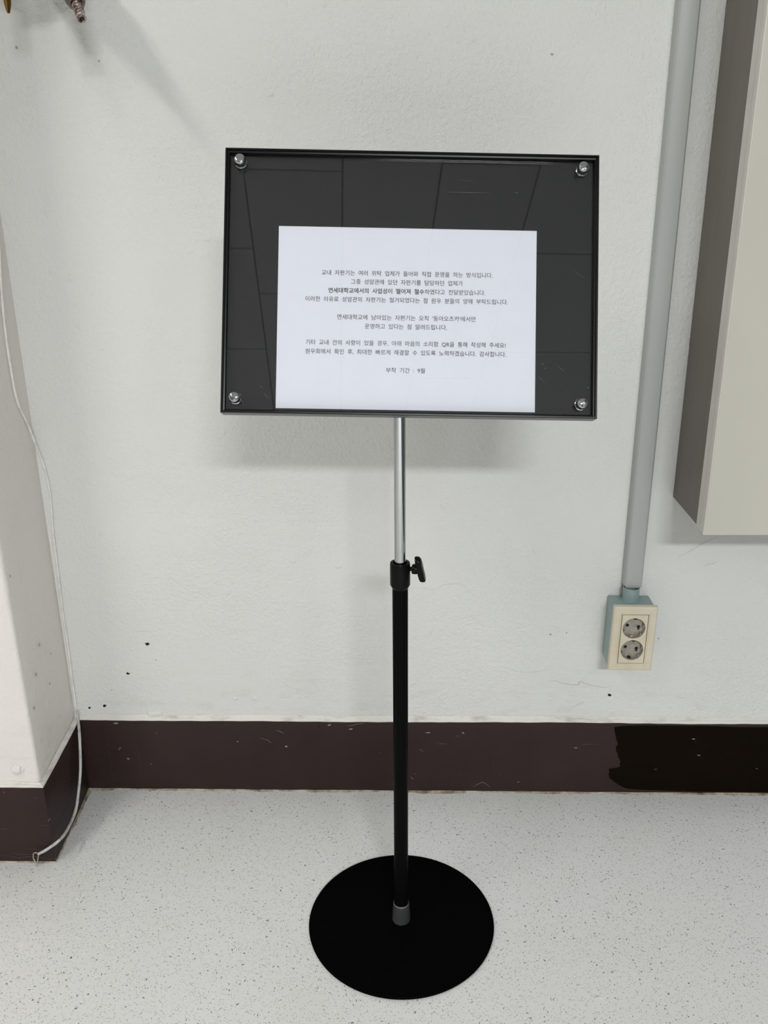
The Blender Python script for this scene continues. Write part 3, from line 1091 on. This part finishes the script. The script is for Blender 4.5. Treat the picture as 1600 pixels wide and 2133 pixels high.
o['label'] = 'upper run painted over in wall colour'
bm = bmesh.new()
sp = smooth_path(low_pts, 8)
add_tube(bm, sp, 0.0026, 12, 0.12)
finish(bm, 'loose_end', M['cable_bare'], cable, smooth=60)
e = low_pts[-1]
for pts in ([e, e + Vector((-0.003, -0.001, 0.004)), e + Vector((-0.008, -0.001, 0.001)), e + Vector((-0.009, -0.001, -0.010)), e + Vector((-0.006, -0.001, -0.017)), e + Vector((-0.0085, -0.001, -0.0085))],
            [e, e + Vector((-0.001, -0.001, -0.006)), e + Vector((-0.003, -0.003, -0.016)), e + Vector((-0.005, -0.004, -0.0215))]):
    bm = bmesh.new()
    add_tube(bm, smooth_path(pts, 6), 0.0010, 8)
    finish(bm, 'wire_tip', M['wire'], cable, smooth=60)

# ------------------------------------------------------------------ taps at the top left
def tap_root(nozzle_tip, nozzle_top, label):
    t = thing('gas_tap', (nozzle_top.x, 0, nozzle_top.z + 0.05), label, 'tap')
    return t


ntip = at_y(171, 40, -0.150)
ntop = at_y(158, 2, -0.132)
tap = tap_root(ntip, ntop, 'worn grey tap with a ribbed hose nozzle hanging down near top left')
ax = (ntip - ntop).normalized()
L = (ntip - ntop).length
bm = bmesh.new()
prof_ = [(0.0066, -0.006), (0.0068, 0.0)]
for k in range(5):
    h0 = L * (0.10 + 0.16 * k)
    prof_ += [(0.0054, h0), (0.0068 - 0.0002 * k, h0 + L * 0.10), (0.0066 - 0.0002 * k, h0 + L * 0.12), (0.0054, h0 + L * 0.13)]
prof_ += [(0.0056, L), (0.0048, L + 0.0006), (0.0034, L - 0.0002), (0.0030, L - 0.010), (0.0, L - 0.010)]
add_lathe(bm, prof_, ntop, ax, n=32, cap=False)
finish(bm, 'nozzle', M['nozzle'], tap, smooth=50)
bm = bmesh.new()
add_lathe(bm, [(0.0, -0.040), (0.0125, -0.040), (0.0130, -0.020), (0.0135, -0.0155), (0.0125, -0.0150), (0.0125, -0.0120), (0.0134, -0.0110), (0.0130, -0.0040), (0.0112, 0.0030), (0.0104, 0.0046), (0.0080, 0.0050), (0.0066, 0.0042)], ntop, ax, n=36, cap=False)
finish(bm, 'union_nut', M['valve_body'], tap, smooth=35)
top_ = ntop - ax * 0.05
bm = bmesh.new()
add_tube(bm, smooth_path([ntop - ax * 0.035, top_, top_ + Vector((0, 0.010, 0.014)), Vector((top_.x - 0.028, -0.085, top_.z + 0.022)), Vector((top_.x - 0.030, -0.002, top_.z + 0.022))], 6), [0.012] * 25, 20)
finish(bm, 'pipe', M['valve_body'], tap, smooth=50)
bm = bmesh.new()
zc = top_.z + 0.022
add_lathe(bm, [(0.0, 0.0005), (0.026, 0.0005), (0.026, 0.004), (0.022, 0.010), (0.0, 0.010)], (top_.x - 0.030, 0, zc), (0, -1, 0), n=40, cap=False)
finish(bm, 'wall_flange', M['valve_body'], tap, smooth=35)
bm = bmesh.new()
add_lathe(bm, [(0.0, 0.012), (0.024, 0.012), (0.027, 0.020), (0.027, 0.085), (0.023, 0.090), (0.023, 0.135), (0.016, 0.145), (0.013, 0.150), (0.013, 0.195), (0.010, 0.20), (0.0, 0.20)], (top_.x - 0.030, 0, zc), (0, -1, 0), n=36, cap=False)
finish(bm, 'valve_body', M['valve_body'], tap, smooth=35)

btip = at_y(18, 28, -0.12)
tap2 = thing('gas_tap', (btip.x, 0, btip.z + 0.06), 'old brass tap handle pointing down at the extreme top left', 'tap')
bm = bmesh.new()
btop = btip + Vector((0.0035, 0.004, 0.075))
pts = [btip, btip + Vector((0, 0, 0.0030)), btip + Vector((0.0005, 0, 0.0105)), btip + Vector((0.001, 0, 0.02)), btip + Vector((0.002, 0.002, 0.05)), btop]
add_tube(bm, pts, [0.0016, 0.0028, 0.0048, 0.0054, 0.0060, 0.0072], 6)
finish(bm, 'handle', M['brass'], tap2, smooth=25)
bm = bmesh.new()
add_lathe(bm, [(0.0, 0.10), (0.013, 0.10), (0.014, 0.104), (0.014, 0.134), (0.010, 0.138), (0.0, 0.138)], (btop.x - 0.008, 0, btop.z), (0, -1, 0), n=28, cap=False)
finish(bm, 'valve_body', M['valve_body'], tap2, smooth=35)
bm = bmesh.new()
add_lathe(bm, [(0.009, 0.0005), (0.009, 0.101)], (btop.x - 0.008, 0, btop.z), (0, -1, 0), n=28)
add_lathe(bm, [(0.0, 0.0006), (0.017, 0.0006), (0.017, 0.004), (0.0, 0.006)], (btop.x - 0.008, 0, btop.z), (0, -1, 0), n=32, cap=False)
finish(bm, 'pipe', M['valve_body'], tap2, smooth=40)
